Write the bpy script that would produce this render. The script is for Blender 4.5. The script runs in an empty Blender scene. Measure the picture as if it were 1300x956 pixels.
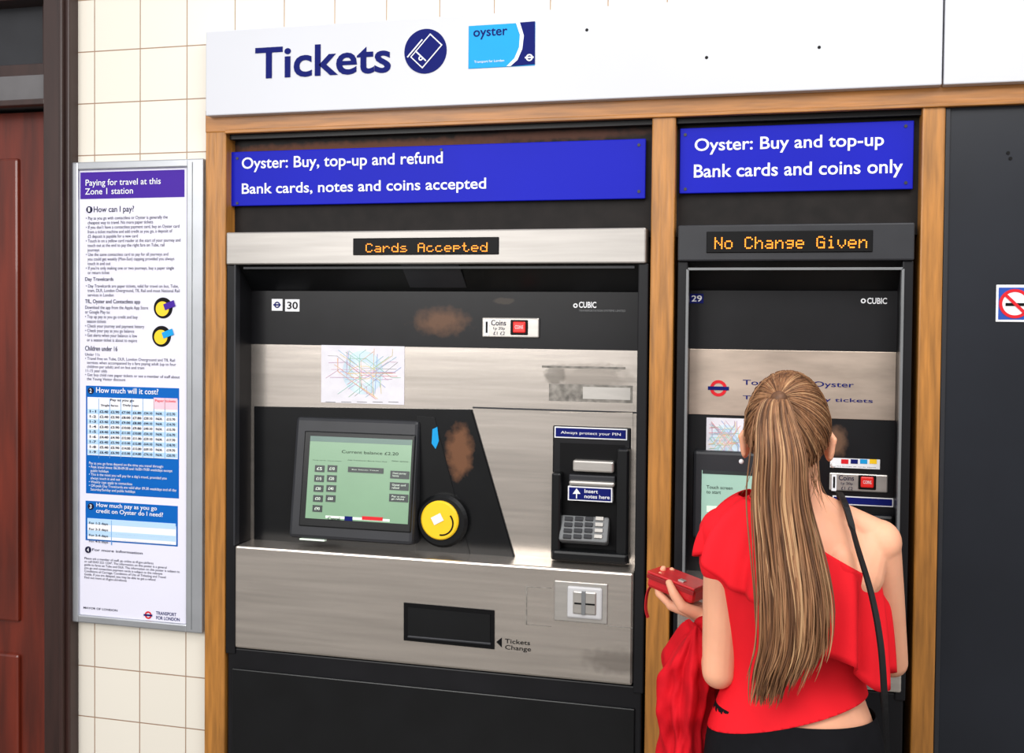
import bpy, bmesh, math, random
from mathutils import Vector, Matrix, noise
random.seed(7)
sc=bpy.context.scene
try: sc.view_settings.view_transform='Standard'
except Exception: pass
# ------------------------------------------------------------------ camera
F=1300.0; YAW=math.atan(.2476); PITCH=.0238; ROLL=.0095
C=Vector((0,-2.58,1.75))
R=(Matrix.Rotation(YAW,4,'Z')@Matrix.Rotation(math.pi/2-PITCH,4,'X')@Matrix.Rotation(ROLL,4,'Z'))
cd=bpy.data.cameras.new('camera'); cam=bpy.data.objects.new('camera',cd); sc.collection.objects.link(cam)
cd.sensor_width=36; cd.sensor_fit='HORIZONTAL'; cd.lens=36; cd.shift_y=-45/1300; cd.clip_start=.05
cam.matrix_world=Matrix.Translation(C)@R
sc.camera=cam
def U(p,y=0.0):
    """survey: measured point -> real (x,z) on the vertical plane at depth y"""
    d=R.to_3x3()@Vector(((p[0]-650)/F,(433-p[1])/F,-1))
    t=(y-C.y)/d.y
    return C.x+d.x*t, C.z+d.z*t
# ------------------------------------------------------------------ materials
def lin(c):
    return tuple((v/255/12.92 if v/255<=.04045 else ((v/255+.055)/1.055)**2.4) for v in c)
def mat(name,rgb,rough=.5,metal=0,spec=.5,var=.05,scale=12,stretch=(1,1,1),bump=0,emis=0,detail=4,coat=0,patches=None,sss=0):
    m=bpy.data.materials.new(name); m.use_nodes=True
    n=m.node_tree.nodes; l=m.node_tree.links; b=n['Principled BSDF']
    c=lin(rgb)
    tc=n.new('ShaderNodeTexCoord'); mp=n.new('ShaderNodeMapping'); mp.inputs['Scale'].default_value=stretch
    l.new(tc.outputs['Object'],mp.inputs['Vector'])
    nz=n.new('ShaderNodeTexNoise'); nz.inputs['Scale'].default_value=scale; nz.inputs['Detail'].default_value=detail
    l.new(mp.outputs['Vector'],nz.inputs['Vector'])
    cr=n.new('ShaderNodeValToRGB')
    cr.color_ramp.elements[0].position=.3; cr.color_ramp.elements[1].position=.7
    cr.color_ramp.elements[0].color=(*[v*(1-var) for v in c],1)
    cr.color_ramp.elements[1].color=(*[min(1,v*(1+var)) for v in c],1)
    l.new(nz.outputs['Fac'],cr.inputs['Fac'])
    col=cr.outputs['Color']
    if patches:
        geo=n.new('ShaderNodeNewGeometry')
        for (cen,rad,pc,soft,strength) in patches:
            s=n.new('ShaderNodeVectorMath'); s.operation='SUBTRACT'; s.inputs[1].default_value=cen
            l.new(geo.outputs['Position'],s.inputs[0])
            dv=n.new('ShaderNodeVectorMath'); dv.operation='DIVIDE'; dv.inputs[1].default_value=rad
            l.new(s.outputs[0],dv.inputs[0])
            ln=n.new('ShaderNodeVectorMath'); ln.operation='LENGTH'; l.new(dv.outputs[0],ln.inputs[0])
            n2=n.new('ShaderNodeTexNoise'); n2.inputs['Scale'].default_value=45; n2.inputs['Detail'].default_value=6
            l.new(geo.outputs['Position'],n2.inputs['Vector'])
            ad=n.new('ShaderNodeMath'); ad.operation='MULTIPLY_ADD'; ad.inputs[1].default_value=.9; 
            l.new(n2.outputs['Fac'],ad.inputs[0]); l.new(ln.outputs['Value'],ad.inputs[2])
            mr=n.new('ShaderNodeMapRange'); mr.inputs['From Min'].default_value=1.45-soft; mr.inputs['From Max'].default_value=1.45
            mr.inputs['To Min'].default_value=strength; mr.inputs['To Max'].default_value=0
            l.new(ad.outputs[0],mr.inputs['Value'])
            mx=n.new('ShaderNodeMixRGB'); l.new(mr.outputs[0],mx.inputs['Fac']); l.new(col,mx.inputs['Color1'])
            mx.inputs['Color2'].default_value=(*lin(pc),1); col=mx.outputs['Color']
    l.new(col,b.inputs['Base Color'])
    b.inputs['Roughness'].default_value=rough; b.inputs['Metallic'].default_value=metal
    b.inputs['Specular IOR Level'].default_value=spec
    if coat: b.inputs['Coat Weight'].default_value=coat
    if sss:
        b.inputs['Subsurface Weight'].default_value=sss; b.inputs['Subsurface Radius'].default_value=(.02,.008,.004)
    if emis:
        l.new(col,b.inputs['Emission Color']); b.inputs['Emission Strength'].default_value=emis
    if bump:
        bp=n.new('ShaderNodeBump'); bp.inputs['Strength'].default_value=bump; bp.inputs['Distance'].default_value=.004
        l.new(nz.outputs['Fac'],bp.inputs['Height']); l.new(bp.outputs['Normal'],b.inputs['Normal'])
    return m
def P3(px,py,y): x,z=U((px,py),y); return (x,y,z)
YF=.088
M={}
M['white']=mat('white_enamel',(193,195,202),.34,var=.03,scale=1.2,spec=.3)
M['navy']=mat('navy_ink',(18,26,98),.6,var=.02,spec=.08)
M['wood']=mat('oak_vertical',(162,108,46),.4,var=.32,scale=9,stretch=(9,9,.7),detail=8,bump=.2)
M['woodh']=mat('oak_horizontal',(156,102,44),.4,var=.32,scale=9,stretch=(.7,9,9),detail=8,bump=.2)
M['blk']=mat('black_paint',(20,20,23),.4,spec=.22,var=.25,scale=6)
M['blk2']=mat('black_plastic',(14,15,17),.3,spec=.3,var=.2,scale=8)
M['dark']=mat('dark_grey_plastic',(42,43,47),.4,spec=.3,var=.1)
M['grey']=mat('grey_plastic',(110,112,114),.4,var=.08)
M['board']=mat('black_board',(28,31,38),.35,spec=.3,var=.15,scale=3)
M['rust']=mat('rusty_black',(22,18,17),.6,var=.4,spec=.2,scale=25,detail=8,patches=[(P3(470,186,.05),(.6,.3,.02),(92,54,36),.6,.9),(P3(700,172,.05),(.35,.3,.016),(84,50,36),.6,.8)])
M['blue']=mat('sign_blue',(12,21,168),.5,var=.05,scale=3,spec=.15)
M['wht']=mat('white_print',(228,229,233),.5,var=.01,spec=.2)
M['offw']=mat('ivory_plastic',(190,190,192),.4,var=.03)
M['slot']=mat('slot_black',(6,6,8),.5,spec=.15,var=.1)
M['steel']=mat('brushed_steel',(196,188,180),.27,metal=.85,var=.12,scale=5,stretch=(.5,1,12),detail=8,bump=.03,
   patches=[(P3(750,480,YF),(.13,.1,.05),(120,112,103),.5,.5),(P3(705,476,YF),(.03,.05,.03),(80,76,70),.3,.5),(P3(790,840,0),(.12,.1,.04),(120,112,105),.5,.5)])
M['steelh']=mat('header_steel',(158,154,150),.42,metal=.6,var=.14,scale=3,stretch=(.8,1,14),detail=8,spec=.3)
M['steel2']=mat('satin_steel',(186,182,177),.33,metal=.7,var=.08,scale=10,stretch=(1,1,6))
M['steeld']=mat('worn_steel',(188,172,158),.36,metal=.75,var=.16,scale=8,stretch=(1,1,4),detail=8)
M['worn']=mat('adhesive_residue',(128,124,118),.7,var=.45,scale=60,detail=8,spec=.2)
M['alu']=mat('aluminium',(178,181,186),.35,metal=.7,var=.05)
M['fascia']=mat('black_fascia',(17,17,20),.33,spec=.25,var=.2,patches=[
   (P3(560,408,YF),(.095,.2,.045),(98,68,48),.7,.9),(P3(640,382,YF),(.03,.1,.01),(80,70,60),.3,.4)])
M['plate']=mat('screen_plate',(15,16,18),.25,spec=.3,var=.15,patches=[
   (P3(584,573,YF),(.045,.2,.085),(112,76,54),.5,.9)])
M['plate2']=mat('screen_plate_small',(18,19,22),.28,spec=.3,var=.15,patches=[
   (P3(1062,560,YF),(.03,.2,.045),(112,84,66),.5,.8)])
M['yellow']=mat('yellow_plastic',(236,192,22),.4,var=.04,emis=.08)
M['red']=mat('red_plastic',(205,30,25),.35,var=.05,emis=.2)
M['redink']=mat('red_ink',(205,30,40),.5,var=.02,spec=.2)
M['screen']=mat('lcd_green',(108,140,112),.25,var=.03,emis=.38)
M['screen2']=mat('lcd_pale',(140,172,158),.25,var=.03,emis=.4)
M['scrd']=mat('lcd_dark',(40,48,48),.3,emis=.1)
M['scrl']=mat('lcd_light',(205,220,205),.3,emis=.3)
M['cyan']=mat('cyan_print',(26,150,212),.5,var=.02,spec=.15)
M['lilac']=mat('poster_paper',(218,217,232),.5,var=.02,scale=2,spec=.3)
M['violet']=mat('poster_violet',(66,34,146),.5,var=.02,spec=.15)
M['pblue']=mat('poster_blue',(0,92,176),.5,var=.02,spec=.15)
M['pline']=mat('poster_table_line',(90,150,210),.5,var=.02,spec=.15)
M['ptint']=mat('poster_row_tint',(176,206,232),.5,var=.02,spec=.15)
M['ink']=mat('poster_ink',(30,30,58),.6,var=.02,spec=.1)
M['mahog']=mat('mahogany',(92,28,12),.35,var=.4,scale=5,stretch=(6,6,.6),detail=8,coat=.2)
M['brown']=mat('dark_brown_wood',(46,26,22),.4,var=.25,scale=6,stretch=(6,6,.7),detail=6)
M['doorgrey']=mat('door_transom',(90,88,90),.5,var=.1)
M['led']=mat('led_amber',(255,140,20),.5,emis=1.3,var=.02)
M['mapbg']=mat('map_paper',(214,212,220),.5,var=.05,scale=30)
M['mapc']=mat('map_zone',(192,210,222),.5,var=.12,scale=30)
def tile_mat(name,x0,z0,c1,c2,mort,s=.15,axis='xz'):
    m=bpy.data.materials.new(name); m.use_nodes=True; n=m.node_tree.nodes; l=m.node_tree.links; b=n['Principled BSDF']
    g=n.new('ShaderNodeNewGeometry'); sp=n.new('ShaderNodeSeparateXYZ'); cb=n.new('ShaderNodeCombineXYZ')
    l.new(g.outputs['Position'],sp.inputs[0])
    def off(o,v):
        a=n.new('ShaderNodeMath'); a.operation='SUBTRACT'; l.new(o,a.inputs[0]); a.inputs[1].default_value=v; return a.outputs[0]
    l.new(off(sp.outputs[0],x0-30*s),cb.inputs[0]); l.new(off(sp.outputs[2 if axis=='xz' else 1],z0-30*s),cb.inputs[1])
    br=n.new('ShaderNodeTexBrick'); br.offset=0; br.inputs['Scale'].default_value=1
    br.inputs['Brick Width'].default_value=s; br.inputs['Row Height'].default_value=s
    br.inputs['Mortar Size'].default_value=.0018; br.inputs['Mortar Smooth'].default_value=.3
    br.inputs['Color1'].default_value=(*lin(c1),1); br.inputs['Color2'].default_value=(*lin(c2),1); br.inputs['Mortar'].default_value=(*lin(mort),1)
    l.new(cb.outputs[0],br.inputs['Vector']); l.new(br.outputs['Color'],b.inputs['Base Color'])
    bp=n.new('ShaderNodeBump'); bp.inputs['Distance'].default_value=.003; bp.inputs['Strength'].default_value=.6; bp.invert=True
    l.new(br.outputs['Fac'],bp.inputs['Height']); l.new(bp.outputs['Normal'],b.inputs['Normal'])
    b.inputs['Roughness'].default_value=.22
    return m
YW=.03
tx,_=U((178,100),YW); _,tz=U((150,130),YW)
M['tile']=tile_mat('white_wall_tiles',tx,tz,(226,220,208),(221,215,203),(158,130,108))
M['floor']=tile_mat('grey_floor_tiles',0,0,(120,116,110),(108,105,100),(70,68,66),.3,'xy')
# ------------------------------------------------------------------ builders
def grp(name,loc=(0,0,0)):
    e=bpy.data.objects.new(name,None); e.empty_display_size=.1; e.location=loc; sc.collection.objects.link(e); return e
def par(o,g):
    if g is not None:
        o.parent=g; o.matrix_parent_inverse=Matrix.Translation(-Vector(g.location))
def fin(name,bm,m,g=None,smooth=False):
    me=bpy.data.meshes.new(name); bmesh.ops.recalc_face_normals(bm,faces=bm.faces[:]); bm.to_mesh(me); bm.free()
    if smooth:
        for p in me.polygons: p.use_smooth=True
    o=bpy.data.objects.new(name,me); sc.collection.objects.link(o)
    if m: me.materials.append(M[m] if isinstance(m,str) else m)
    par(o,g); return o
def bw(name,x0,x1,y0,y1,z0,z1,m,g=None,bev=0):
    bm=bmesh.new(); bmesh.ops.create_cube(bm,size=1)
    for v in bm.verts: v.co=Vector(((x0+x1)/2+v.co.x*(x1-x0),(y0+y1)/2+v.co.y*(y1-y0),(z0+z1)/2+v.co.z*(z1-z0)))
    if bev: bmesh.ops.bevel(bm,geom=bm.edges[:],offset=bev,segments=2,affect='EDGES',profile=.5)
    return fin(name,bm,m,g)
def bx(name,tl,br,yf,yb,m,g=None,bev=0):
    x0,z1=U(tl,yf); x1,z0=U(br,yf)
    return bw(name,x0,x1,yf,yb,z0,z1,m,g,bev)
def poly(name,pts,yf,yb,m,g=None,bev=0):
    bm=bmesh.new(); vs=[]
    for p in pts:
        x,z=U(p,yf); vs.append(bm.verts.new((x,yf,z)))
    f=bm.faces.new(vs); r=bmesh.ops.extrude_face_region(bm,geom=[f])
    for v in r['geom']:
        if isinstance(v,bmesh.types.BMVert): v.co.y=yb
    if bev:
        bmesh.ops.recalc_face_normals(bm,faces=bm.faces[:])
        bmesh.ops.bevel(bm,geom=[e for e in bm.edges if abs(e.verts[0].co.y-yf)<1e-5 and abs(e.verts[1].co.y-yf)<1e-5],offset=bev,segments=2,affect='EDGES')
    return fin(name,bm,m,g)
def disc(name,c,rx,yf,yb,m,g=None,r_in=0,n=40,bev=0,a0=0,a1=2*math.pi):
    """disc / ring facing the street; rx radius in metres"""
    x,z=U(c,yf); bm=bmesh.new()
    full=abs(a1-a0-2*math.pi)<1e-4; k=n if full else n+1
    def ring(r,y): return [bm.verts.new((x+r*math.cos(a0+(a1-a0)*i/n),y,z+r*math.sin(a0+(a1-a0)*i/n))) for i in range(k)]
    A=ring(rx-bev,yf); B=ring(rx,yf+bev) if bev else A; D=ring(rx,yb)
    loops=[A,B,D] if bev else [A,D]
    segs=range(n)
    for a,b in zip(loops,loops[1:]):
        for i in segs: bm.faces.new((a[i],a[(i+1)%k],b[(i+1)%k],b[i]))
    if r_in:
        I=ring(r_in,yf); J=ring(r_in,yb)
        for i in segs:
            bm.faces.new((A[i],A[(i+1)%k],I[(i+1)%k],I[i])); bm.faces.new((I[i],I[(i+1)%k],J[(i+1)%k],J[i])); bm.faces.new((J[i],J[(i+1)%k],D[(i+1)%k],D[i]))
    else:
        bm.faces.new(A); bm.faces.new(D)
    return fin(name,bm,m,g)
PEND=[]
def text(body,tl,br,y,m,g,bold=0,name=None):
    cu=bpy.data.curves.new('lettering','FONT'); cu.body=body; cu.size=1; cu.offset=bold; cu.resolution_u=4
    o=bpy.data.objects.new(name or 'lettering',cu); sc.collection.objects.link(o); cu.materials.append(M[m])
    x0,z1=U(tl,y); x1,z0=U(br,y); PEND.append((o,x0,x1,z0,z1,y)); par(o,g); return o
def fit_all():
    bpy.context.view_layer.update()
    for o,x0,x1,z0,z1,y in PEND:
        bb=o.bound_box; ax=min(b[0] for b in bb); bx_=max(b[0] for b in bb); ay=min(b[1] for b in bb); by=max(b[1] for b in bb)
        sx=(x1-x0)/(bx_-ax); sy=(z1-z0)/(by-ay)
        o.rotation_euler=(math.pi/2,0,0); o.scale=(sx,sy,1); o.location=(x0-ax*sx,y,z0-ay*sy)
def ribbon(name,pts,y,w,m,g):
    cu=bpy.data.curves.new(name,'CURVE'); cu.dimensions='3D'; s=cu.splines.new('POLY'); s.points.add(len(pts)-1)
    for i,p in enumerate(pts):
        x,z=U(p,y); s.points[i].co=(x,y,z,1)
    cu.bevel_depth=w; cu.bevel_resolution=1
    o=bpy.data.objects.new(name,cu); sc.collection.objects.link(o); cu.materials.append(M[m] if isinstance(m,str) else m); par(o,g); return o
def screws(g,pts,y,r=.004,m='steel2'):
    for p in pts: disc('screw',p,r,y-.002,y,m,g,n=12)
GL={'C':'0E11101010110E','a':'00000E010F110F','r':'00001619101010','d':'01010D1311110F','s':'00000E100E011E','A':'0E11111F111111',
'c':'00000E1010110E','e':'00000E111F100E','p':'00001E111E1010','t':'08081C08080906','N':'11111915131111','o':'00000E1111110E',
'h':'10101619111111','n':'00001619111111','g':'00000F110F010E','G':'0E11101711110F','i':'04000C0404040E','v':'00001111110A04',' ':'00000000000000'}
def led(s,tl,br,y,g):
    x0,z1=U(tl,y); x1,z0=U(br,y); n=len(s)*6-1; px=(x1-x0)/n; pz=(z1-z0)/7; bm=bmesh.new()
    for i,ch in enumerate(s):
        h=GL[ch]
        for r in range(7):
            b=int(h[2*r:2*r+2],16)
            for c in range(5):
                if b>>(4-c)&1:
                    cx=x0+(i*6+c+.5)*px; cz=z1-(r+.5)*pz; a=px*.42; d=pz*.42
                    bm.faces.new([bm.verts.new((cx+q*a,y,cz+t*d)) for q,t in ((-1,-.5),(-.5,-1),(.5,-1),(1,-.5),(1,.5),(.5,1),(-.5,1),(-1,.5))])
    return fin('led_dots',bm,'led',g)
def roundel(c,r,y,g,ring='redink',bar='navy'):
    disc('roundel_ring',c,r,y-.0006,y,ring,g,r_in=r*.62,n=32)
    x,z=U(c,y); bw('roundel_bar',x-r*1.25,x+r*1.25,y-.0012,y-.0004,z-r*.22,z+r*.22,bar,g)
# ------------------------------------------------------------------ room shell
XL,_=U((262,400),0)
_,ZH=U((262,40),-.02)
ZTOP=3.3
wl=grp('wall_back')
dx1,_=U((95,400),YW)
dx0=dx1-1.15
bw('wall_panel_beside_machines',dx1-.05,XL+.004,YW,.3,0,ZTOP,'tile',wl)
bw('wall_panel_above_machines',XL+.004,2.2,YW,.3,ZH-.15,ZTOP,'tile',wl)
bw('wall_panel_above_door',dx0-.3,dx1-.05,YW,.3,2.75,ZTOP,'tile',wl)
bw('wall_panel_far_side',-5,dx0,YW,.3,0,ZTOP,'tile',wl)
bw('wall_panel_right_end',2.2,3.4,YW,.3,0,ZTOP,'tile',wl)
bw('wall_core',-5,3.4,.75,.9,0,ZTOP,'blk',wl)
bw('floor',-5,3.4,-6,.9,-.1,0,'floor')
# ------------------------------------------------------------------ door
dg=grp('door_1',(dx0,0,0))
def fr(n,a,b,y0,z0,z1,m,bev=.004): return bw(n,a,b,y0,.2,z0,z1,m,dg,bev)
jx0,_=U((55,400),-.01); jx1,_=U((88,400),-.01); jx2,_=U((78,400),-.02)
fr('door_frame_right',jx0,jx1,-.01,0,2.75,'brown')
fr('door_frame_bead',U((74,400),-.025)[0],jx2+.006,-.025,0,2.75,'brown')
fr('door_frame_left',dx0,dx0+.1,-.01,0,2.75,'brown')
_,tz1=U((30,96),.01); _,tz0=U((30,130),.01)
bw('door_transom',dx0+.1,jx0,.005,.2,tz0,tz1,'doorgrey',dg,.004)
bw('door_transom_bead',dx0+.1,jx0,-.005,.02,tz0-.012,tz0+.006,'brown',dg,.003)
bw('door_frame_top',dx0+.1,jx0,-.01,.2,2.66,2.75,'brown',dg,.004)
bw('fanlight_panel',dx0+.1,jx0,.06,.09,tz1,2.66,'dark',dg)
bw('fanlight_rail',dx0+.1,jx0,.03,.09,tz1,tz1+.04,'brown',dg,.005)
bw('fanlight_stile',jx0-.035,jx0,.03,.09,tz1,2.66,'brown',dg,.005)
bw('door_leaf',dx0+.1,jx0-.004,.09,.14,.01,tz0-.012,'mahog',dg)
for i,(a,b) in enumerate(((.12,.70),(.80,tz0-.15))):
    bw('door_panel_%d'%i,dx0+.22,jx0-.16,.078,.1,a,b,'mahog',dg,.008)
# ------------------------------------------------------------------ oak frame around machines
of=grp('oak_machine_surround',(XL,0,0))
XR2=2.2
zr0=U((560,158),0)[1]
def post(n,a,b): 
    xa=U((a,500),0)[0]; xb=U((b,500),0)[0]; bw(n,xa,xb,0,.12,0,zr0+.01,'wood',of,.004); return xa,xb
pl=post('post_left',260,286); pm=post('post_middle',823.5,853.5); pr=post('post_right',1164.5,1194)
bw('post_far_right',XR2-.06,XR2,0,.12,0,zr0+.01,'wood',of,.004)
ztl=U((262,147),-.02)[1]
bw('top_rail',pl[0],XR2,-.002,.12,zr0,ztl+.02,'woodh',of,.004)
bw('rail_bead',pl[1],XR2,-.008,.01,zr0-.004,zr0+.006,'woodh',of,.002)
# ------------------------------------------------------------------ white header board
hb=grp('tickets_header_sign',(XL,-.03,ztl))
xs=U((1198,50),-.03)[0]
ZHt=U((262,40),-.03)[1]
ZHb=U((262,147),-.03)[1]
bw('header_panel_main',U((261,90),-.03)[0],xs-.002,-.03,.03,ZHb,ZHt,'white',hb,.003)
bw('header_panel_next',xs+.002,XR2+.3,-.03,.03,ZHb,ZHt,'white',hb,.003)
y=-.0315
text('Tickets',(324,61),(496,92),y,'navy',hb,.018)
disc('ticket_symbol_disc',(540,65),.058,y,-.03,'navy',hb)
x,z=U((540,65),y)
def rotrect(n,cx,cz,w,h,a,y0,m,g):
    o=bw(n,-w/2,w/2,-.0005,.0005,-h/2,h/2,m,None); o.rotation_euler=(0,a,0); o.location=(cx,y0,cz); par(o,g); return o
rotrect('ticket_symbol_white',x+.003,z,.046,.08,.75,y-.0012,'wht',hb)
rotrect('ticket_symbol_inner',x+.003,z,.040,.074,.75,y-.002,'navy',hb)
rotrect('ticket_symbol_fold',x-.012,z-.012,.040,.0035,.75,y-.0028,'wht',hb)
rotrect('ticket_symbol_side',x-.028,z+.008,.0035,.06,.75,y-.0028,'wht',hb)
disc('ticket_symbol_hole',(534,74),.006,y-.0035,y,'wht',hb,r_in=.003)
bx('oyster_card',(595,33),(679,83),y,-.03,'cyan',hb,.001)
poly('oyster_card_navy',[(660,28.5),(679,27),(679,81.5),(648,84),(657,76),(663,62),(665,45)],y-.001,y,'navy',hb)
poly('oyster_card_arc',[(655,29),(660,28.5),(665,45),(663,62),(657,76),(648,84),(643,84),(653,74),(659,60),(660,44)],y-.0015,y,'wht',hb)
text('oyster',(601,37),(644,48),y-.001,'navy',hb,.01)
text('Transport for London',(602,77),(640,79),y-.001,'wht',hb)
roundel((672,73),.009,y-.0015,hb,'wht','wht')
for p in ((745,38),(897,73),(1040,60)): disc('bolt_hole',p,.004,-.0306,-.03,'slot',hb,n=12)
# ------------------------------------------------------------------ blue signs in recess
YS=.03
def sign(tl,br,g): return bx('sign_plate',tl,br,YS,YS+.012,'blue',g,.002)
s1=grp('blue_sign',(U((550,220),YS)[0],YS,U((550,220),YS)[1]))
sign((293,193),(819,252),s1)
text('Oyster: Buy, top-up and refund',(307,200),(562,212),YS-.001,'wht',s1,.012)
text('Bank cards, notes and coins accepted',(307,233),(617,244),YS-.001,'wht',s1,.012)
screws(s1,[(301,201),(301,258),(811,184),(811,243),(560,190)],YS,.004,'dark')
s2=grp('blue_sign',(U((1010,200),YS)[0],YS,U((1010,200),YS)[1]))
sign((863.5,163),(1159,240),s2)
text('Oyster: Buy and top-up',(882,176),(1122,190),YS-.001,'wht',s2,.012)
text('Bank cards and coins only',(881,209),(1146,225),YS-.001,'wht',s2,.012)
screws(s2,[(870,171),(1150,160),(870,240),(1150,232)],YS,.004,'dark')
zq=U((560,280),.05)[1]
bw('backing_wide',pl[1]-.004,pm[0]+.004,.05,.1,zq-.05,zr0+.01,'rust',of)
bw('backing_narrow',pm[1]-.004,pr[0]+.004,.05,.1,zq-.05,zr0+.01,'rust',of)
zc=zr0-.016
bw('recess_lip_wide',pl[1],pm[0],.02,.05,zc,zr0,'blk',of)
bw('recess_lip_narrow',pm[1],pr[0],.02,.05,zc,zr0,'blk',of)
# right board
rb=grp('black_side_board',(1,0,0))
bw('board_panel',pr[1]+.001,XR2-.061,.012,.05,0,zr0-.001,'board',rb)
bw('board_edge',pr[1]+.001,pr[1]+.012,.006,.04,0,zr0-.005,'dark',rb,.002)
screws(rb,[(1280,194),(1283,201)],.012,.004,'slot')
ns=grp('no_smoking_sign',(*U((1285,385),.01)[:1],.01,U((1285,385),.01)[1]))
bx('sign_plate',(1265,361.5),(1312,409),.009,.012,'wht',ns,.001)
bx('sign_field',(1268,365),(1309,406),.0082,.009,mat('sign_blue_small',(20,70,165),.4),ns)
disc('white_field',(1288.5,385.5),.033,.0078,.0085,'wht',ns)
disc('red_ring',(1288.5,385.5),.034,.0070,.008,'redink',ns,r_in=.027)
xx,zz=U((1288.5,385.5),.007)
rotrect('cigarette',xx,zz-.002,.04,.007,0,.0072,'slot',ns)
rotrect('red_bar',xx,zz,.058,.007,.78,.0064,'redink',ns)
# ------------------------------------------------------------------ ticket machine (wide)
x0,z0=U((560,600),0)
m1=grp('ticket_machine',(x0,0,0))
xl=U((287,600),0)[0]; xr=U((820,600),0)[0]
xli=U((299,600),0)[0]; xri=U((807,600),0)[0]
zh1=U((287,295),-.01)[1]; zh0=U((560,335),-.01)[1]
zlow=U((303,693),-.005)[1]; zlb=U((303,823),-.005)[1]
bw('cabinet',xl,xr,.1,.7,0,zh1,'blk',m1)
bw('header_strip',U((287,300),-.01)[0],U((820,300),-.01)[0],-.01,.1,zh0,zh1,'steelh',m1,.004)
bw('jamb_left',xl,xli,0,.1,zlb-.02,zh0,'blk',m1,.003)
bw('jamb_left_trim',xli-.004,xli+.001,-.004,.02,zlow,zh0,'dark',m1)
bw('jamb_right',xri,xr,0,.1,zlb-.02,zh0,'blk',m1,.003)
bx('led_window',(448,302.5),(633,323),-.013,0,'slot',m1,.002)
led('Cards Accepted',(464,309),(619,319.5),-.0145,m1)
def hood(name,x0,x1,z1,z0,y0,y1,m,g):
    bm=bmesh.new()
    a=[bm.verts.new(p) for p in ((x0,y0,z1),(x1,y0,z1),(x1,y1,z0),(x0,y1,z0))]
    b=[bm.verts.new(p) for p in ((x0,y1,z1),(x1,y1,z1))]
    bm.faces.new(a); bm.faces.new((a[0],b[0],b[1],a[1])); bm.faces.new((a[0],a[3],b[0])); bm.faces.new((a[1],b[1],a[2])); bm.faces.new((b[0],a[3],a[2],b[1]))
    return fin(name,bm,m,g)
zhd=U((560,370),.08)[1]
hood('hood',xli,xri,zh0,zhd,.01,.09,'blk2',m1)
hood('hood_lamp_housing',U((512,350),.02)[0],U((585,350),.02)[0],zh0,zhd+.01,-.002,.075,'dark',m1)
bw('hood_light_strip',xli+.02,xri-.01,.004,.012,zh0-.012,zh0-.006,'dark',m1)
zst=U((560,441),YF)[1]
bw('upper_fascia',xli,xri,YF,.1,zst,zhd,'fascia',m1)
bw('steel_face',xli,xri,YF,.1,zlow-.02,zst,'steel',m1)
bw('steel_seam',U((600,520),YF)[0],xri,YF-.001,.1,U((700,521.5),YF)[1],U((700,519.5),YF)[1],'dark',m1)
bx('worn_label_outline',(697,487),(803,512),YF-.0004,YF,'worn',m1)
bx('worn_label_patch',(740,491),(800,508),YF-.0008,YF,'steel2',m1)
bx('worn_tape_strip',(688,464),(794,469),YF-.0004,YF,'worn',m1)
bw('lower_panel',U((298,760),-.005)[0],U((804,760),-.005)[0],-.005,.1,zlb,zlow,'steel',m1,.006)
bw('plinth',xl+.004,xr-.004,.005,.1,0,zlb-.004,'blk',m1,.004)
bw('kick_plate',xl+.02,xr-.02,-.001,.01,.08,zlb-.06,'blk2',m1,.003)
# labels
Y=YF-.0015
bx('number_plate',(362,380),(380,395.5),Y,YF,'wht',m1); text('30',(364.5,383),(378,392.5),Y-.001,'slot',m1,.015)
bx('roundel_label',(345,379.5),(358.5,394.5),Y,YF,'wht',m1); roundel((351.8,387),.009,Y-.0005,m1,'navy','navy')
text('CUBIC',(735,383),(757,391),Y,'wht',m1,.02); text('TRANSPORTATION SYSTEMS LIMITED',(735,393),(794,396),Y,'grey',m1)
disc('maker_symbol',(730.5,388),.006,Y,YF,'wht',m1,r_in=.003)
def coin_plate(tl,br,g,t1,t2,t3):
    bx('coin_plate',tl,br,YF-.008,YF,'steel2',g,.003)
    w=br[0]-tl[0]; h=br[1]-tl[1]; f=lambda u,v:(tl[0]+u*w,tl[1]+v*h); yy=YF-.009
    bx('coin_label_gap',f(.04,.1),f(.12,.9),yy,YF,'wht',g); bx('coin_slot',f(.065,.2),f(.095,.75),yy-.001,yy,'slot',g)
    text(t1,f(.16,.12),f(.42,.4),yy,'ink',g,.01); text(t2,f(.2,.46),f(.4,.64),yy,'ink',g); text(t3,f(.2,.68),f(.4,.86),yy,'ink',g)
    bx('coin_button_frame',f(.5,.12),f(.8,.86),yy-.003,YF,'slot',g,.002); bx('coin_button',f(.54,.2),f(.76,.76),yy-.007,YF,'red',g,.003)
    text('COINS',f(.58,.38),f(.72,.56),yy-.008,'wht',g)
coin_plate((612,403),(684,429),m1,'Coins','1p 20p','£1 £2')
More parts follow.
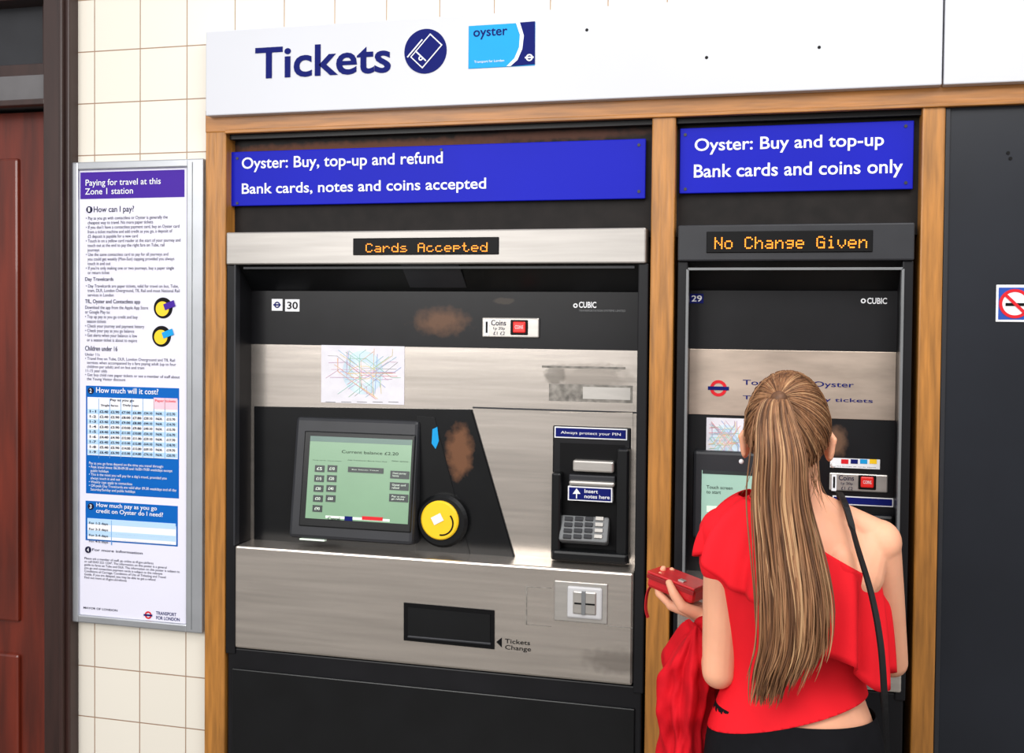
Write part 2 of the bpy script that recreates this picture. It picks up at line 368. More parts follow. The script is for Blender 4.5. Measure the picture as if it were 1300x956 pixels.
def tube_map(tl,br,g,seed,name='tube_map'):
    rr=random.Random(seed); e=grp(name,(*U(tl,YF)[:1],YF,U(tl,YF)[1])); yy=YF-.0014
    bx('map_sheet',tl,br,yy,YF-.0002,'mapbg',e)
    w=br[0]-tl[0]; h=br[1]-tl[1]
    cc=(tl[0]+w*.5,tl[1]+h*.46)
    cols=[(225,90,90),(110,140,215),(110,175,120),(232,205,100),(175,110,165),(235,165,100),(120,185,215),(140,140,140),(205,145,175),(120,200,175)]
    R0=min(w,h)*.40/500
    disc('map_zone_area',cc,R0,yy-.0003,yy,'mapc',e); disc('map_zone_centre',cc,R0*.5,yy-.0005,yy,'mapbg',e)
    ribbon('map_line',[(cc[0]+w*.17*math.cos(t*.628),cc[1]+h*.11*math.sin(t*.628)) for t in range(11)],yy-.0006,.0006,mat('map_line_loop',(225,195,70),.5),e)
    for i,c in enumerate(cols*3):
        mm=bpy.data.materials.get('map_line_%d'%(i%10)) or mat('map_line_%d'%(i%10),tuple(int(v*.75+52) for v in c),.5,var=.02)
        a=rr.choice((0,.785,1.57,2.356))+rr.uniform(-.05,.05); u,v=rr.uniform(.3,.7),rr.uniform(.3,.62)
        bend=rr.choice((-.785,.785,0)); b2=rr.choice((-.785,.785,0))
        pu,pv=u,v; back=[]
        for t in range(4):
            q=a+(bend if t>1 else 0); pu-=.11*math.cos(q); pv-=.11*math.sin(q); back.append((pu,pv))
        seq=back[::-1]+[(u,v)]; pu,pv=u,v
        for t in range(4):
            q=a+(b2 if t>1 else 0); pu+=.11*math.cos(q); pv+=.11*math.sin(q); seq.append((pu,pv))
        pts=[(tl[0]+w*p,tl[1]+h*q) for p,q in seq if .03<p<.97 and .05<q<.92]
        if len(pts)>2: ribbon('map_line',pts,yy-.0006,.00055,mm,e)
    for k in range(5): bx('map_key',(tl[0]+w*(.05+.19*k),tl[1]+h*.945),(tl[0]+w*(.17+.19*k),tl[1]+h*.96),yy-.0004,yy,'grey',e)
    return e
tube_map((408,438),(513,514),m1,3)
poly('screen_plate',[(322,516),(599,520),(656,717),(322,696)],YF-.006,YF,'plate',m1,.003)
poly('plate_edge_strip',[(529,528),(552,530),(600,716),(528,700)],YF-.008,YF-.004,'blk2',m1,.001)
poly('blue_sticker',[(549,545),(555,542),(557,560),(553,570),(548,563)],YF-.0095,YF-.006,'cyan',m1)
# tilted screen unit
sx,sz=U((448,610),.03)
su=grp('screen_unit',(sx,.03,sz)); su.parent=m1; su.matrix_parent_inverse=Matrix.Translation(-Vector(m1.location))
bx('screen_bezel',(371,528),(527,690),.045,.115,'dark',su,.01)
bx('screen_bezel_inner',(383,546),(524,675),.042,.06,'blk2',su,.004)
bx('screen_glass',(391,553),(520,664),.0405,.05,'screen',su)
yy=.0400
bx('title_bar',(391,553),(520,565),yy,.041,mat('lcd_title',(80,106,98),.3,emis=.25),su)
text('Current balance £2.20',(432,571),(504,578),yy,'slot',su,.0)
text('Pay As You Go  Top up amount',(396,583),(432,586),yy,'slot',su); text('Add Travelcard / Bus & Tram Pass',(440,583),(490,586.5),yy,'slot',su); text('Other options',(496,584),(517,587),yy,'slot',su)
for i in range(2):
    for j in range(5):
        a=399+i*16; b=590+j*12.5
        if j==4 and i: continue
        bx('amount_button',(a,b),(a+12,b+9),yy-.001,.041,'scrd',su)
        text('£%d'%((5,10,15,20,30,40,50,60,90,99)[i+2*j]),(a+2.5,b+2.5),(a+9,b+6.5),yy-.0015,'scrl',su,.01)
bx('season_button',(441,592),(486,601),yy-.001,.041,'scrd',su); text('Buy Season Ticket',(446,595),(480,598),yy-.0015,'scrl',su)
for j in range(3):
    bx('option_button',(495,597+j*14.5),(519,608+j*14.5),yy-.001,.041,'scrd',su); text(('Check journey\nhistory','Oyster card\nrefund','Pay as you\ngo refund')[j],(498,599+j*14.5),(515,606+j*14.5),yy-.0015,'scrl',su)
bx('status_bar',(416,653),(497,661),yy,.041,'scrl',su)
bx('status_red',(462,654),(488,660),yy-.001,.041,'redink',su); bx('status_blue',(440,654),(450,660),yy-.001,.041,'navy',su)
text('Cancel',(419,654.5),(434,660),yy-.001,'slot',su,.01)
bx('bezel_light',(385,681),(416,685),.0435,.06,'scrl',su)
su.rotation_euler=(math.radians(-8),0,0)
# card reader pad
disc('reader_ring',(560,662),.073,YF-.03,YF,'blk2',m1,bev=.008)
disc('reader_pad',(557.5,661),.053,YF-.04,YF-.02,'yellow',m1,bev=.004)
x,z=U((556,660),YF-.041)
rotrect('reader_card_symbol',x-.002,z+.002,.03,.022,-.5,YF-.0415,'wht',m1)
disc('reader_arc',(560,664),.035,YF-.0415,YF-.04,'slot',m1,r_in=.031,a0=-1.7,a1=.7)
# notes / pin unit
poly('pin_surround',[(697,523),(804,523),(804,727),(697,716)],YF-.003,YF,'steel',m1,.002)
bx('pin_surround_inner',(702,540),(799,716),YF-.006,YF,'blk',m1,.004)
bx('pin_label_frame',(704,541.5),(796,559),YF-.009,YF,'wht',m1); bx('pin_label',(705.5,543),(794.5,557.5),YF-.010,YF,'navy',m1)
text('Always protect your PIN',(712,547),(788,554.5),YF-.011,'wht',m1,.0)
bx('pin_recess',(711,562),(792,709),YF-.0065,YF,'slot',m1)
for n_,a,b in (('pin_cheek_left',(700,600),(711,712)),('pin_cheek_right',(783,570),(797,716))): bx(n_,a,b,YF-.04,YF,'blk2',m1,.006)
bx('pin_lip',(700,698),(797,718),YF-.05,YF,'blk2',m1,.008)
bx('note_reader_top',(727,584),(779,601),YF-.028,YF,'steel2',m1,.005)
bx('note_mouth',(722,602),(781,614),YF-.024,YF,'dark',m1,.004)
bx('note_lip',(722,610),(780,619),YF-.036,YF,'steel2',m1,.005)
bx('note_label_frame',(721,617),(777,638),YF-.034,YF,'wht',m1); bx('note_label',(722.5,618.5),(775.5,636.5),YF-.035,YF,'navy',m1)
text('Insert\nnotes here',(742,621),(774,634),YF-.036,'wht',m1,.012)
x,z=U((732,628),YF-.036); rotrect('arrow_stem',x,z,.003,.02,0,YF-.0362,'wht',m1)
poly('arrow_head',[(727,627),(732,620),(737,627)],YF-.0365,YF-.036,'wht',m1)
kp=grp('keypad',(*U((745,670),YF-.03)[:1],YF-.02,U((745,670),YF-.03)[1])); kp.parent=m1; kp.matrix_parent_inverse=Matrix.Translation(-Vector(m1.location))
bx('keypad_base',(711,655),(772,692),YF-.03,YF,'grey',kp,.005)
for j in range(4):
    for i in range(4):
        a=716+i*13; b=659+j*7.8; bx('key',(a,b),(a+10,b+5.6),YF-.036,YF-.02,'dark' if i<3 else 'steel2',kp,.001)
kp.rotation_euler=(math.radians(-30),0,0)
# lower details
Yl=-.005
poly('tray_frame',[(512.5,765),(627.5,775),(627.5,824.5),(512.5,813)],Yl-.003,Yl,'slot',m1)
poly('tray_flap',[(517,770),(623,779.5),(623,819.5),(517,809)],Yl-.0045,Yl,'blk2',m1,.002)
bx('tray_ledge',(517,807),(623,819.5),Yl-.008,Yl,'dark',m1,.002)
text('Tickets\nChange',(641,811),(674,829),Yl-.001,'slot',m1,.005); poly('tray_arrow',[(630,815),(637,809.5),(637,822)],Yl-.001,Yl,'slot',m1)
bx('card_guard',(704,737),(771,793),Yl-.003,Yl,'steel2',m1,.002)
bx('card_frame',(720,744),(764,788),Yl-.009,Yl,'offw',m1,.005); bx('card_reader',(727,750),(757,782),Yl-.012,Yl,'steel2',m1,.004)
bx('card_slot',(729,765),(755,769),Yl-.0135,Yl,'slot',m1); bx('card_slot_bar',(738,751),(743,781),Yl-.014,Yl,'grey',m1,.001)
for a,b in (((668,745),(669,793)),((668,745),(700,746.5)),((770,795),(803,797)),((668,793),(700,795))): bx('adhesive_mark',a,b,Yl-.0004,Yl,'worn',m1)
# ------------------------------------------------------------------ ticket machine (narrow)
m2=grp('ticket_machine',(U((1010,600),0)[0],0,0))
xl=U((857,600),0)[0]; xr=U((1155,600),0)[0]; xli=U((870,600),0)[0]; xri=U((1141,600),0)[0]
zh1=U((858,286),-.01)[1]; zh0=U((1010,331),-.01)[1]; zlow=U((1010,745),-.005)[1]; zlb=U((1010,868),-.005)[1]
bw('cabinet',xl,xr,.1,.7,0,zh1,'blk',m2)
bw('header_strip',xl,xr,-.01,.1,zh0,zh1,'dark',m2,.004)
bx('led_window',(897,294),(1108,320),-.013,0,'slot',m2,.002)
led('No Change Given',(907,301),(1101,315),-.0145,m2)
bw('jamb_left',xl,xli,0,.1,zlb-.02,zh0,'blk',m2,.003); bw('jamb_right',xri,xr,0,.1,zlb-.02,zh0,'blk',m2,.003)
bw('jamb_left_trim',xli-.004,xli+.002,-.004,.02,zlow,zh0-.02,'grey',m2); bw('jamb_right_trim',xri-.002,xri+.004,-.004,.02,zlow,zh0-.02,'grey',m2)
bw('hood_light_strip',xli,xri,-.004,.012,zh0-.022,zh0-.016,'grey',m2)
zhd=U((1010,369),.08)[1]; zst=U((1010,445),YF)[1]; zs2=U((1010,530),YF)[1]
hood('hood',xli,xri,zh0,zhd,.01,.09,'blk2',m2)
bw('upper_fascia',xli,xri,YF,.1,zst,zhd,'blk',m2)
bw('steel_band',xli,xri,YF-.002,.1,zs2,zst,'steeld',m2,.001)
bw('lower_fascia',xli,xri,YF,.1,zlow-.02,zs2,'plate2',m2)
bw('lower_panel',xl+.01,xr-.01,-.005,.1,zlb,zlow,'steel',m2,.005)
bw('plinth',xl+.004,xr-.004,.005,.1,0,zlb-.004,'blk',m2,.004)
bx('number_plate',(876,373),(893,385),Y,YF,'navy',m2); text('29',(878,375),(891,383),Y-.001,'wht',m2,.015)
text('CUBIC',(1101,378),(1126,386),Y,'wht',m2,.02); disc('maker_symbol',(1096,382),.006,Y,YF,'wht',m2,r_in=.003)
roundel((912,493),.021,Y-.002,m2)
text('Touch your Oyster',(943,482),(1084,494),Y-.002,'navy',m2,.006)
text('Tickets and day tickets',(943,502),(1108,513),Y-.002,'navy',m2,.006)
tube_map((897,530),(946,592),m2,8)
bx('screen_bezel',(880,572),(985,690),YF-.03,YF,'dark',m2,.008)
bx('screen_glass',(891,597),(975,676),YF-.032,YF,'screen2',m2)
text('Touch screen\nto start',(897,616),(930,628),YF-.033,'slot',m2); bx('screen_banner',(892,597),(974,605),YF-.033,YF,'scrd',m2)
bx('screen_button',(897,642),(935,652),YF-.033,YF,'scrl',m2); bx('screen_button',(897,657),(935,667),YF-.033,YF,'scrd',m2)
bx('card_logos_strip',(1054,581),(1117,596),Y,YF,'wht',m2)
for i,c in enumerate(('redink','navy','cyan','yellow')): bx('card_logo',(1068+i*12,583),(1077+i*12,589),Y-.001,Y,c,m2)
text('we accept all cards above',(1062,591),(1112,594.5),Y-.001,'ink',m2)
coin_plate((1053,600),(1127,626),m2,'Coins','1p 20p','£1 £2')
bx('blue_label_frame',(1057,629),(1134,644),Y,YF,'wht',m2); bx('blue_label',(1058.5,630.5),(1132.5,642.5),Y-.001,YF,'navy',m2)
bx('pin_unit',(1040,650),(1135,720),YF-.03,YF,'blk2',m2,.008)
# ------------------------------------------------------------------ poster
YP=.004
pg=grp('information_poster',(*U((170,500),YP)[:1],YP,U((170,500),YP)[1]))
ax0,az1=U((90,206),YP); ax1,az0=U((256.5,805),YP)
ix0=U((99,500),YP)[0]; ix1=U((236,500),YP)[0]; iz1=U((100,216),YP)[1]; iz0=U((236,793),YP)[1]
bw('frame_left',ax0,ix0,YP,YW,az0,az1,'alu',pg,.004); bw('frame_right',ix1,ax1,YP,YW,az0,az1,'alu',pg,.004)
bw('frame_top',ix0-.003,ix1+.003,YP,YW,iz1,az1,'alu',pg,.004); bw('frame_bottom',ix0-.003,ix1+.003,YP,YW,az0,iz0,'alu',pg,.004)
bw('frame_right_groove',ix1+.018,ix1+.02,YP-.001,YP+.002,az0+.01,az1-.01,'grey',pg)
yp=YP+.008
bw('poster_sheet',ix0-.001,ix1+.001,yp,YW,iz0-.001,iz1+.001,'lilac',pg)
y1=yp-.001; y2=yp-.002; y3=yp-.003
bx('title_band',(102,219),(234,250),y1,yp,'violet',pg)
text('Paying for travel at this\nZone 1 station',(108,228),(204,245),y2,'wht',pg,.005)
def bullet(n,c): disc('number_dot',c,.0095,y3,yp,'ink',pg,n=20); text(n,(c[0]-1.3,c[1]-2.6),(c[0]+1.3,c[1]+2.6),y3-.0008,'wht',pg,.01)
bullet('1',(113,266)); text('How can I pay?',(119,262),(170,271),y1,'ink',pg,.005)
text("• Pay as you go with contactless or Oyster is generally the\n  cheapest way to travel. No more paper tickets\n• If you don't have a contactless payment card, buy an Oyster card\n  from a ticket machine and add credit as you go, a deposit of\n  £5 deposit is payable for a new card\n• Touch in on a yellow card reader at the start of your journey and\n  touch out at the end to pay the right fare on Tube, rail\n  journeys\n• Use the same contactless card to pay for all journeys and\n  you could get weekly (Mon-Sun) capping provided you always\n  touch in and out\n• If you're only making one or two journeys, buy a paper single\n  or return ticket",(109,275),(229,348),y1,'ink',pg)
text('Day Travelcards',(108,352),(144,358),y1,'ink',pg,.01)
text("• Day Travelcards are paper tickets, valid for travel on bus, Tube,\n  tram, DLR, London Overground, TfL Rail and most National Rail\n  services in London",(109,361),(228,377),y1,'ink',pg)
text('TfL, Oyster and Contactless app',(108,380),(178,387),y1,'ink',pg,.01)
text("Download the app from the Apple App Store\nor Google Play to:\n• Top up pay as you go credit and buy\n  season tickets\n• Check your journey and payment history\n• Check your pay as you go balance\n• Get alerts when your balance is low\n  or a season ticket is about to expire",(108,388),(188,436),y1,'ink',pg)
text('Children under 16',(108,439),(149,446),y1,'ink',pg,.01)
text("Under 11s\n• Travel free on Tube, DLR, London Overground and TfL Rail\n  services when accompanied by a fare paying adult (up to four\n  children per adult) and on bus and tram\n11-15 year olds\n• Get buy child rate paper tickets or see a member of staff about\n  the Young Visitor discount",(108,448),(228,487),y1,'ink',pg)
for c,k in (((207,391),'violet'),((205,427),'cyan')):
    disc('reader_icon',c,.03,y1,yp,'slot',pg,n=28); disc('reader_icon_pad',(c[0]-1,c[1]+1),.021,y2,yp,'yellow',pg,n=28)
    xq,zq_=U(c,y3); rotrect('card_icon',xq+.02,zq_+.008,.035,.018,-.35,y3,k,pg)
bx('cost_box',(109,489.5),(227,633),y1,yp,'pblue',pg,.0005)
bullet('2',(115,496)); text('How much will it cost?',(122,491.5),(201,501),y2,'wht',pg,.01)
bx('cost_table',(111,504),(225.5,583),y2,yp,'wht',pg)
x0_=U((111,520),y2)[0]; x1_=U((225,520),y2)[0]
for j in range(0,9,2):
    za=U((168,521+j*6.5),y2)[1]; zb=U((168,527.2+j*6.5),y2)[1]; bw('table_row_tint',x0_,x1_,y2-.0004,yp,zb,za,'ptint',pg)
for i,x_ in enumerate((125,139,153,167,181,195,209)):
    bx('table_line',(x_,506),(x_+.35,582),y3,yp,'pline',pg)
bx('table_highlight',(195,505),(225,520),y3,yp,mat('pink_tint',(235,190,205),.5),pg)
text('Pay as you go',(140,506),(170,511),y3-.0005,'ink',pg,.01); text('Paper tickets',(197,507),(223,512),y3-.0005,'redink',pg,.01)
text('Single fares',(128,513),(150,517),y3-.0005,'ink',pg,.01); text('Daily caps',(156,513),(176,517),y3-.0005,'ink',pg,.01)
for j in range(9):
    zm=U((168,524+j*6.5),y3)[1]
    for i,tx_ in enumerate(('1-%d'%(j+1),'£%d.40'%(2+j//2),'£%d.90'%(2+j//2),'£%d.00'%(7+j),'£%d.80'%(6+j),'£%d.10'%(34+5*j),'N/A','£%d.70'%(12+j))):
        cxp=(118,132,146,160,174,188,202,217)[i]; hw=4 if i in (0,6) else 5.4
        xa=U((cxp-hw,540),y3)[0]; xb=U((cxp+hw,540),y3)[0]
        cu=bpy.data.curves.new('fare','FONT'); cu.body=tx_; cu.size=1; cu.offset=.02; cu.resolution_u=2; cu.materials.append(M['ink'])
        o=bpy.data.objects.new('fare_figure',cu); sc.collection.objects.link(o); par(o,pg); PEND.append((o,xa,xb,zm-.0036,zm+.0036,y3-.0005))
text("Pay as you go fares depend on the time you travel through:\n• Peak travel times: 06:30-09:30 and 16:00-19:00 weekdays except\n  public holidays\n• This is the most you will pay for a day's travel, provided you\n  always touch in and out\n• Weekly caps apply to contactless\n• Off-peak Day Travelcards are valid after 09:30 weekdays and all day\n  Saturday/Sunday and public holidays",(113,586),(224,630),y2,'wht',pg)
bx('credit_box',(108.5,635.5),(225.5,694),y1,yp,'pblue',pg,.0005)
bullet('3',(115,643)); text('How much pay as you go\ncredit on Oyster do I need?',(122,638),(207,658),y2,'wht',pg,.01)
bx('credit_table',(111,661),(223.5,692),y2,yp,'wht',pg)
for j in range(0,4,2):
    za=U((168,661.3+j*7.7),y2)[1]; zb=U((168,668.5+j*7.7),y2)[1]; bw('credit_row_tint',U((111,670),y2)[0],U((223,670),y2)[0],y2-.0004,yp,zb,za,'ptint',pg)
bx('credit_rule_v',(141,661),(141.5,692),y3,yp,'pline',pg)
for j in range(4):
    text('For %d-%d days'%(j+1,j+2),(113,662.3+j*7.7),(137,667.6+j*7.7),y3-.0005,'ink',pg,.01)
    text('Try starting with £%d.00 (up to x additional journeys)'%(10+5*j),(144,662.6+j*7.7),(217,667.4+j*7.7),y3-.0005,'ink',pg,.005)
bullet('4',(111.5,698)); text('For more information',(117,696),(181,704),y1,'ink',pg,.01)
text("Please ask a member of staff, go online at tfl.gov.uk/fares\nor call 0343 222 1234*. The information on this poster is a general\nguide to fares on Tube and DLR. The information on this poster is subject to\nyou go and contactless payment cards is subject to the relevant\nConditions of Carriage, Conditions of Use of Ticketing and Travel\nGuide. If you are delayed, you may be able to get a refund\nFind out more at tfl.gov.uk/refunds",(107,707),(228,745),y1,'ink',pg)
text('MAYOR OF LONDON',(106,770),(149,776.5),y1,'ink',pg,.01)
roundel((188,781),.011,y1,pg)
text('TRANSPORT\nFOR LONDON',(198,776),(228,789),y1,'navy',pg,.01)
fit_all()
# ------------------------------------------------------------------ woman
W=Vector((.066,-.5,0))
wg=grp('woman',W)
SK=mat('skin',(228,166,134),.5,var=.06,scale=14,sss=.15,spec=.3)
RED=mat('red_cloth',(224,26,38),.75,var=.1,scale=6,spec=.15)
RED2=mat('dark_red_cloth',(190,14,28),.8,var=.2,scale=14,spec=.15,bump=.4)
BLKC=mat('black_cloth',(14,14,18),.85,var=.15,scale=40,spec=.15)
def cat(keys,n=6):
    out=[]
    for i in range(len(keys)-1):
        p0=keys[max(0,i-1)];p1=keys[i];p2=keys[i+1];p3=keys[min(len(keys)-1,i+2)]
        for k in range(n):
            t=k/n
            out.append(tuple(.5*((2*b)+(-a+c)*t+(2*a-5*b+4*c-d)*t*t+(-a+3*b-3*c+d)*t**3) for a,b,c,d in zip(p0,p1,p2,p3)))
    out.append(tuple(keys[-1])); return out
def loft(bm,rings,n=36):
    prev=None; first=None
    for ring in rings:
        vs=[bm.verts.new(p) for p in ring]
        if prev:
            for i in range(len(vs)): bm.faces.new((prev[i],prev[(i+1)%len(vs)],vs[(i+1)%len(vs)],vs[i]))
        else: first=vs
        prev=vs
    bm.faces.new(first[::-1]); bm.faces.new(prev)
def torso(bm,keys,inf=0,n=40):
    rings=[]
    for z,cx,cy,a,b in cat(keys):
        rings.append([(cx+(a+inf)*math.cos(2*math.pi*i/n),cy+(b+inf)*math.sin(2*math.pi*i/n),z) for i in range(n)])
    loft(bm,rings)
def ball(bm,c,r,sc_=(1,1,1),rot=None,fn=None,seg=24):
    res=bmesh.ops.create_uvsphere(bm,u_segments=seg,v_segments=seg//2,radius=1)
    for v in res['verts']:
        p=v.co.copy()
        if fn: p=fn(p)
        else: p=Vector((p.x*r*sc_[0],p.y*r*sc_[1],p.z*r*sc_[2]))
        if rot: p=rot@p
        v.co=p+Vector(c)
def cap(bm,a,b,ra,rb,n=18):
    a=Vector(a);b=Vector(b);d=(b-a)
    if d.length<1e-5: return
    d.normalize(); u=d.orthogonal().normalized(); w=d.cross(u)
    rings=[]
    K=6
    for k in range(K): 
        t=math.pi/2*(1-k/K); rings.append((a-d*ra*math.sin(t),ra*max(.03,math.cos(t))))
    rings.append((a,ra)); rings.append((b,rb))
    for k in range(1,K+1):
        t=math.pi/2*k/K; rings.append((b+d*rb*math.sin(t),rb*max(.03,math.cos(t))))
    loft(bm,[[c+u*(r*math.cos(2*math.pi*i/n))+w*(r*math.sin(2*math.pi*i/n)) for i in range(n)] for c,r in rings])
def chain(bm,pts,rs):
    for i in range(len(pts)-1): cap(bm,pts[i],pts[i+1],rs[i],rs[i+1])
def hand(bm,wrist,d,w,n,curls,tcurl=.3):
    wrist=Vector(wrist); d=Vector(d).normalized(); n=Vector(n); n=(n-d*n.dot(d)).normalized(); w=Vector(w); w=(w-d*w.dot(d)-n*w.dot(n)).normalized()
    offs=(.030,.010,-.0105,-.030); pl_=(.084,.088,.084,.075)
    L=((.038,.024,.019),(.043,.027,.021),(.040,.025,.020),(.031,.019,.017))
    for i in range(4):
        k=wrist+d*pl_[i]+w*offs[i]
        cap(bm,wrist+w*offs[i]*.5-d*.005,k,.016,.0115)
        p=k; a=0; r=(.0092,.0086,.0078,.0068)
        for s in range(3):
            a+=curls[i][s]; dr=d*math.cos(a)+n*math.sin(a)+w*(.06*(1.5-i)*(1 if s==0 else 0)); q=p+dr.normalized()*L[i][s]*(1)
            f=.86 if i==3 else 1
            cap(bm,p,q,r[s]*f,r[s+1]*f); p=q
    p=wrist+d*.018+w*.022+n*.004
    for dr,l,ra,rb in ((w*.7+d*.7+n*.25,.042,.015,.012),(w*.15+d*.85+n*(.3+tcurl),.032,.012,.0105),(w*-.1+d*.85+n*(.4+tcurl),.026,.0105,.008)):
        q=p+dr.normalized()*l; cap(bm,p,q,ra,rb); p=q
def blob(name,bm,vox,it,m,g,clean=None):
    me=bpy.data.meshes.new(name); bmesh.ops.recalc_face_normals(bm,faces=bm.faces[:]); bm.to_mesh(me); bm.free()
    o=bpy.data.objects.new(name,me); sc.collection.objects.link(o)
    r=o.modifiers.new('r','REMESH'); r.mode='VOXEL'; r.voxel_size=vox; r.use_smooth_shade=True
    if it: s=o.modifiers.new('s','SMOOTH'); s.factor=.5; s.iterations=it
    dg_=bpy.context.evaluated_depsgraph_get(); m2_=bpy.data.meshes.new_from_object(o.evaluated_get(dg_))
    o.modifiers.clear(); o.data=m2_
    if clean:
        b=bmesh.new(); b.from_mesh(m2_)
        for co,no in clean:
            bmesh.ops.bisect_plane(b,geom=b.verts[:]+b.edges[:]+b.faces[:],plane_co=co,plane_no=no,clear_outer=True)
        b.to_mesh(m2_); b.free()
    for p in m2_.polygons: p.use_smooth=True
    m2_.materials.clear(); m2_.materials.append(m)
    o.parent=g; return o
TK=[(.80,0,0,.15,.10),(.88,0,-.005,.165,.112),(.95,0,0,.155,.105),(1.02,0,.005,.130,.09),(1.07,0,.005,.122,.084),(1.14,0,0,.130,.088),
    (1.21,0,-.002,.141,.094),(1.27,0,-.003,.147,.094),(1.32,0,-.003,.144,.083),(1.355,0,-.002,.113,.068),(1.383,0,0,.072,.055),(1.41,-.003,.002,.051,.05),(1.45,-.008,.006,.046,.048),(1.49,-.014,.01,.045,.048)]
SL=Vector((-.138,0,1.322)); SR=Vector((.152,0,1.322))
EL=Vector((-.146,-.025,1.05)); WLh=Vector((-.170,.16,1.105))
ER=Vector((.190,.085,1.065)); WRh=Vector((.115,.30,1.13))
HC=Vector((-.022,.012,1.53))
def headfn(p):
    x,y,z=p
    hx,hy,hz=x*.073,y*.095,z*.108
    if z<0:
        k=-z
        hx*=1-.32*k**1.6
        if y<0: hy*=1-.55*k
        else: hy*=1-.12*k
        hy+=.012*k
    return Vector((hx,hy,hz))
bm=bmesh.new()
torso(bm,TK)
ball(bm,HC,1,fn=headfn,seg=40)
cap(bm,HC+Vector((0,.088,.015)),HC+Vector((0,.106,-.022)),.008,.011)
for s in(-1,1):
    cap(bm,HC+Vector((s*.008,.096,-.024)),HC+Vector((s*.009,.094,-.022)),.007,.007)
    cap(bm,HC+Vector((s*.045,.062,-.015)),HC+Vector((s*.03,.078,-.03)),.014,.012)
    cap(bm,HC+Vector((s*.045,.078,.026)),HC+Vector((s*.012,.092,.026)),.006,.006)
    ball(bm,HC+Vector((s*.080,-.008,-.028)),1,fn=lambda p:Vector((p.x*.008+s*.007*(-p.y),p.y*.017-.004*p.z,p.z*.031)),seg=16)
    cap(bm,HC+Vector((s*.089,-.022,-.012)),HC+Vector((s*.080,.0,.0)),.005,.005)
    cap(bm,HC+Vector((s*.089,-.022,-.012)),HC+Vector((s*.082,-.016,-.048)),.005,.005)
cap(bm,HC+Vector((-.018,.084,-.055)),HC+Vector((.018,.084,-.055)),.006,.006); cap(bm,HC+Vector((-.014,.084,-.064)),HC+Vector((.014,.084,-.064)),.006,.006)
cap(bm,HC+Vector((-.008,.076,-.092)),HC+Vector((.008,.076,-.092)),.016,.016)
cap(bm,(0,0,1.36),HC+Vector((0,-.012,-.05)),.048,.046)
for S,s in ((SL,-1),(SR,1)):
    cap(bm,(s*.045,-.004,1.383),S+Vector((-s*.01,0,.012)),.028,.035)
    ball(bm,S,.043,(1,1,1.02))
    cap(bm,S+Vector((-s*.04,-.03,-.06)),S+Vector((-s*.02,0,0)),.048,.042)
ball(bm,(.065,.075,1.235),.05,(1,.8,1)); ball(bm,(-.065,.075,1.235),.05,(1,.8,1))
for s in (-1,1): ball(bm,(s*.075,-.068,1.275),.03,(1.1,.8,1.7))
mL=SL.lerp(EL,.45); chain(bm,[SL,mL,EL],[.041,.039,.033]); mf=EL.lerp(WLh,.35); chain(bm,[EL,mf,WLh],[.033,.033,.023])
mR=SR.lerp(ER,.45); chain(bm,[SR,mR,ER],[.041,.037,.031]); mf=ER.lerp(WRh,.35); chain(bm,[ER,mf,WRh],[.031,.033,.023])
dL=Vector((-.86,.42,.16)).normalized(); wL=Vector((-.42,-.86,0)); nL=Vector((.1,0,1))
hand(bm,WLh,dL,wL,nL,[(.45,.75,.5),(.5,.75,.5),(.5,.8,.5),(.55,.8,.5)],.5)
dR=Vector((-.35,.8,.42)).normalized()
hand(bm,WRh,dR,Vector((-.95,-.3,0)),Vector((0,.35,-1)),[(.05,.1,.1),(.7,1.1,.7),(.8,1.1,.7),(.9,1.1,.7)],.2)
for s in(-1,1):
    chain(bm,[(s*.085,0,.86),(s*.09,.005,.66),(s*.09,.01,.47),(s*.09,-.01,.34),(s*.09,-.02,.09)],[.085,.074,.052,.052,.034])
    chain(bm,[(s*.09,-.03,.04),(s*.097,.06,.035),(s*.105,.13,.022)],[.032,.03,.02])
blob('body',bm,.0032,3,SK,wg)
bm=bmesh.new()
for s in(-1,1): ball(bm,HC+Vector((s*.031,.078,.004)),.0125,seg=16)
fin('eyes',bm,'wht',None,True).parent=wg
bm=bmesh.new()
for s in(-1,1): ball(bm,HC+Vector((s*.031,.0882,.004)),.0045,seg=12)
fin('irises',bm,'slot',None,True).parent=wg
bm=bmesh.new(); cap(bm,HC+Vector((-.02,.0865,-.058)),HC+Vector((.02,.0865,-.058)),.0055,.0055); cap(bm,HC+Vector((-.014,.087,-.065)),HC+Vector((.014,.087,-.065)),.0055,.0055)
fin('lips',bm,mat('lips',(190,95,90),.4),None,True).parent=wg
bm=bmesh.new()
for s in(-1,1): ball(bm,HC+Vector((s*.087,-.016,-.063)),.005,seg=12)
fin('earrings',bm,'wht',None,True).parent=wg
# bodice
bm=bmesh.new(); torso(bm,[(.93,0,0,.16,.108)]+TK[2:12],.007)
cap(bm,(-.045,-.004,1.383),SL+Vector((.01,0,.012)),.035,.042); ball(bm,SL,.05); cap(bm,SL,SL.lerp(EL,.22),.049,.046)
cap(bm,SL+Vector((.04,-.03,-.06)),SL+Vector((.02,0,0)),.054,.049)
ball(bm,(.065,.075,1.235),.057,(1,.85,1)); ball(bm,(-.065,.075,1.235),.057,(1,.85,1))
for s in (-1,1): ball(bm,(s*.075,-.068,1.275),.037,(1.1,.8,1.6))
nn=Vector((.60,0,1)).normalized(); NZ=1.343
bod=blob('one_shoulder_top',bm,.005,4,RED,wg,[(Vector((0,0,NZ)),nn),(Vector((0,0,.985)),Vector((.30,0,-1)).normalized())])
sd=bod.modifiers.new('t','SOLIDIFY'); sd.thickness=.003; sd.offset=1
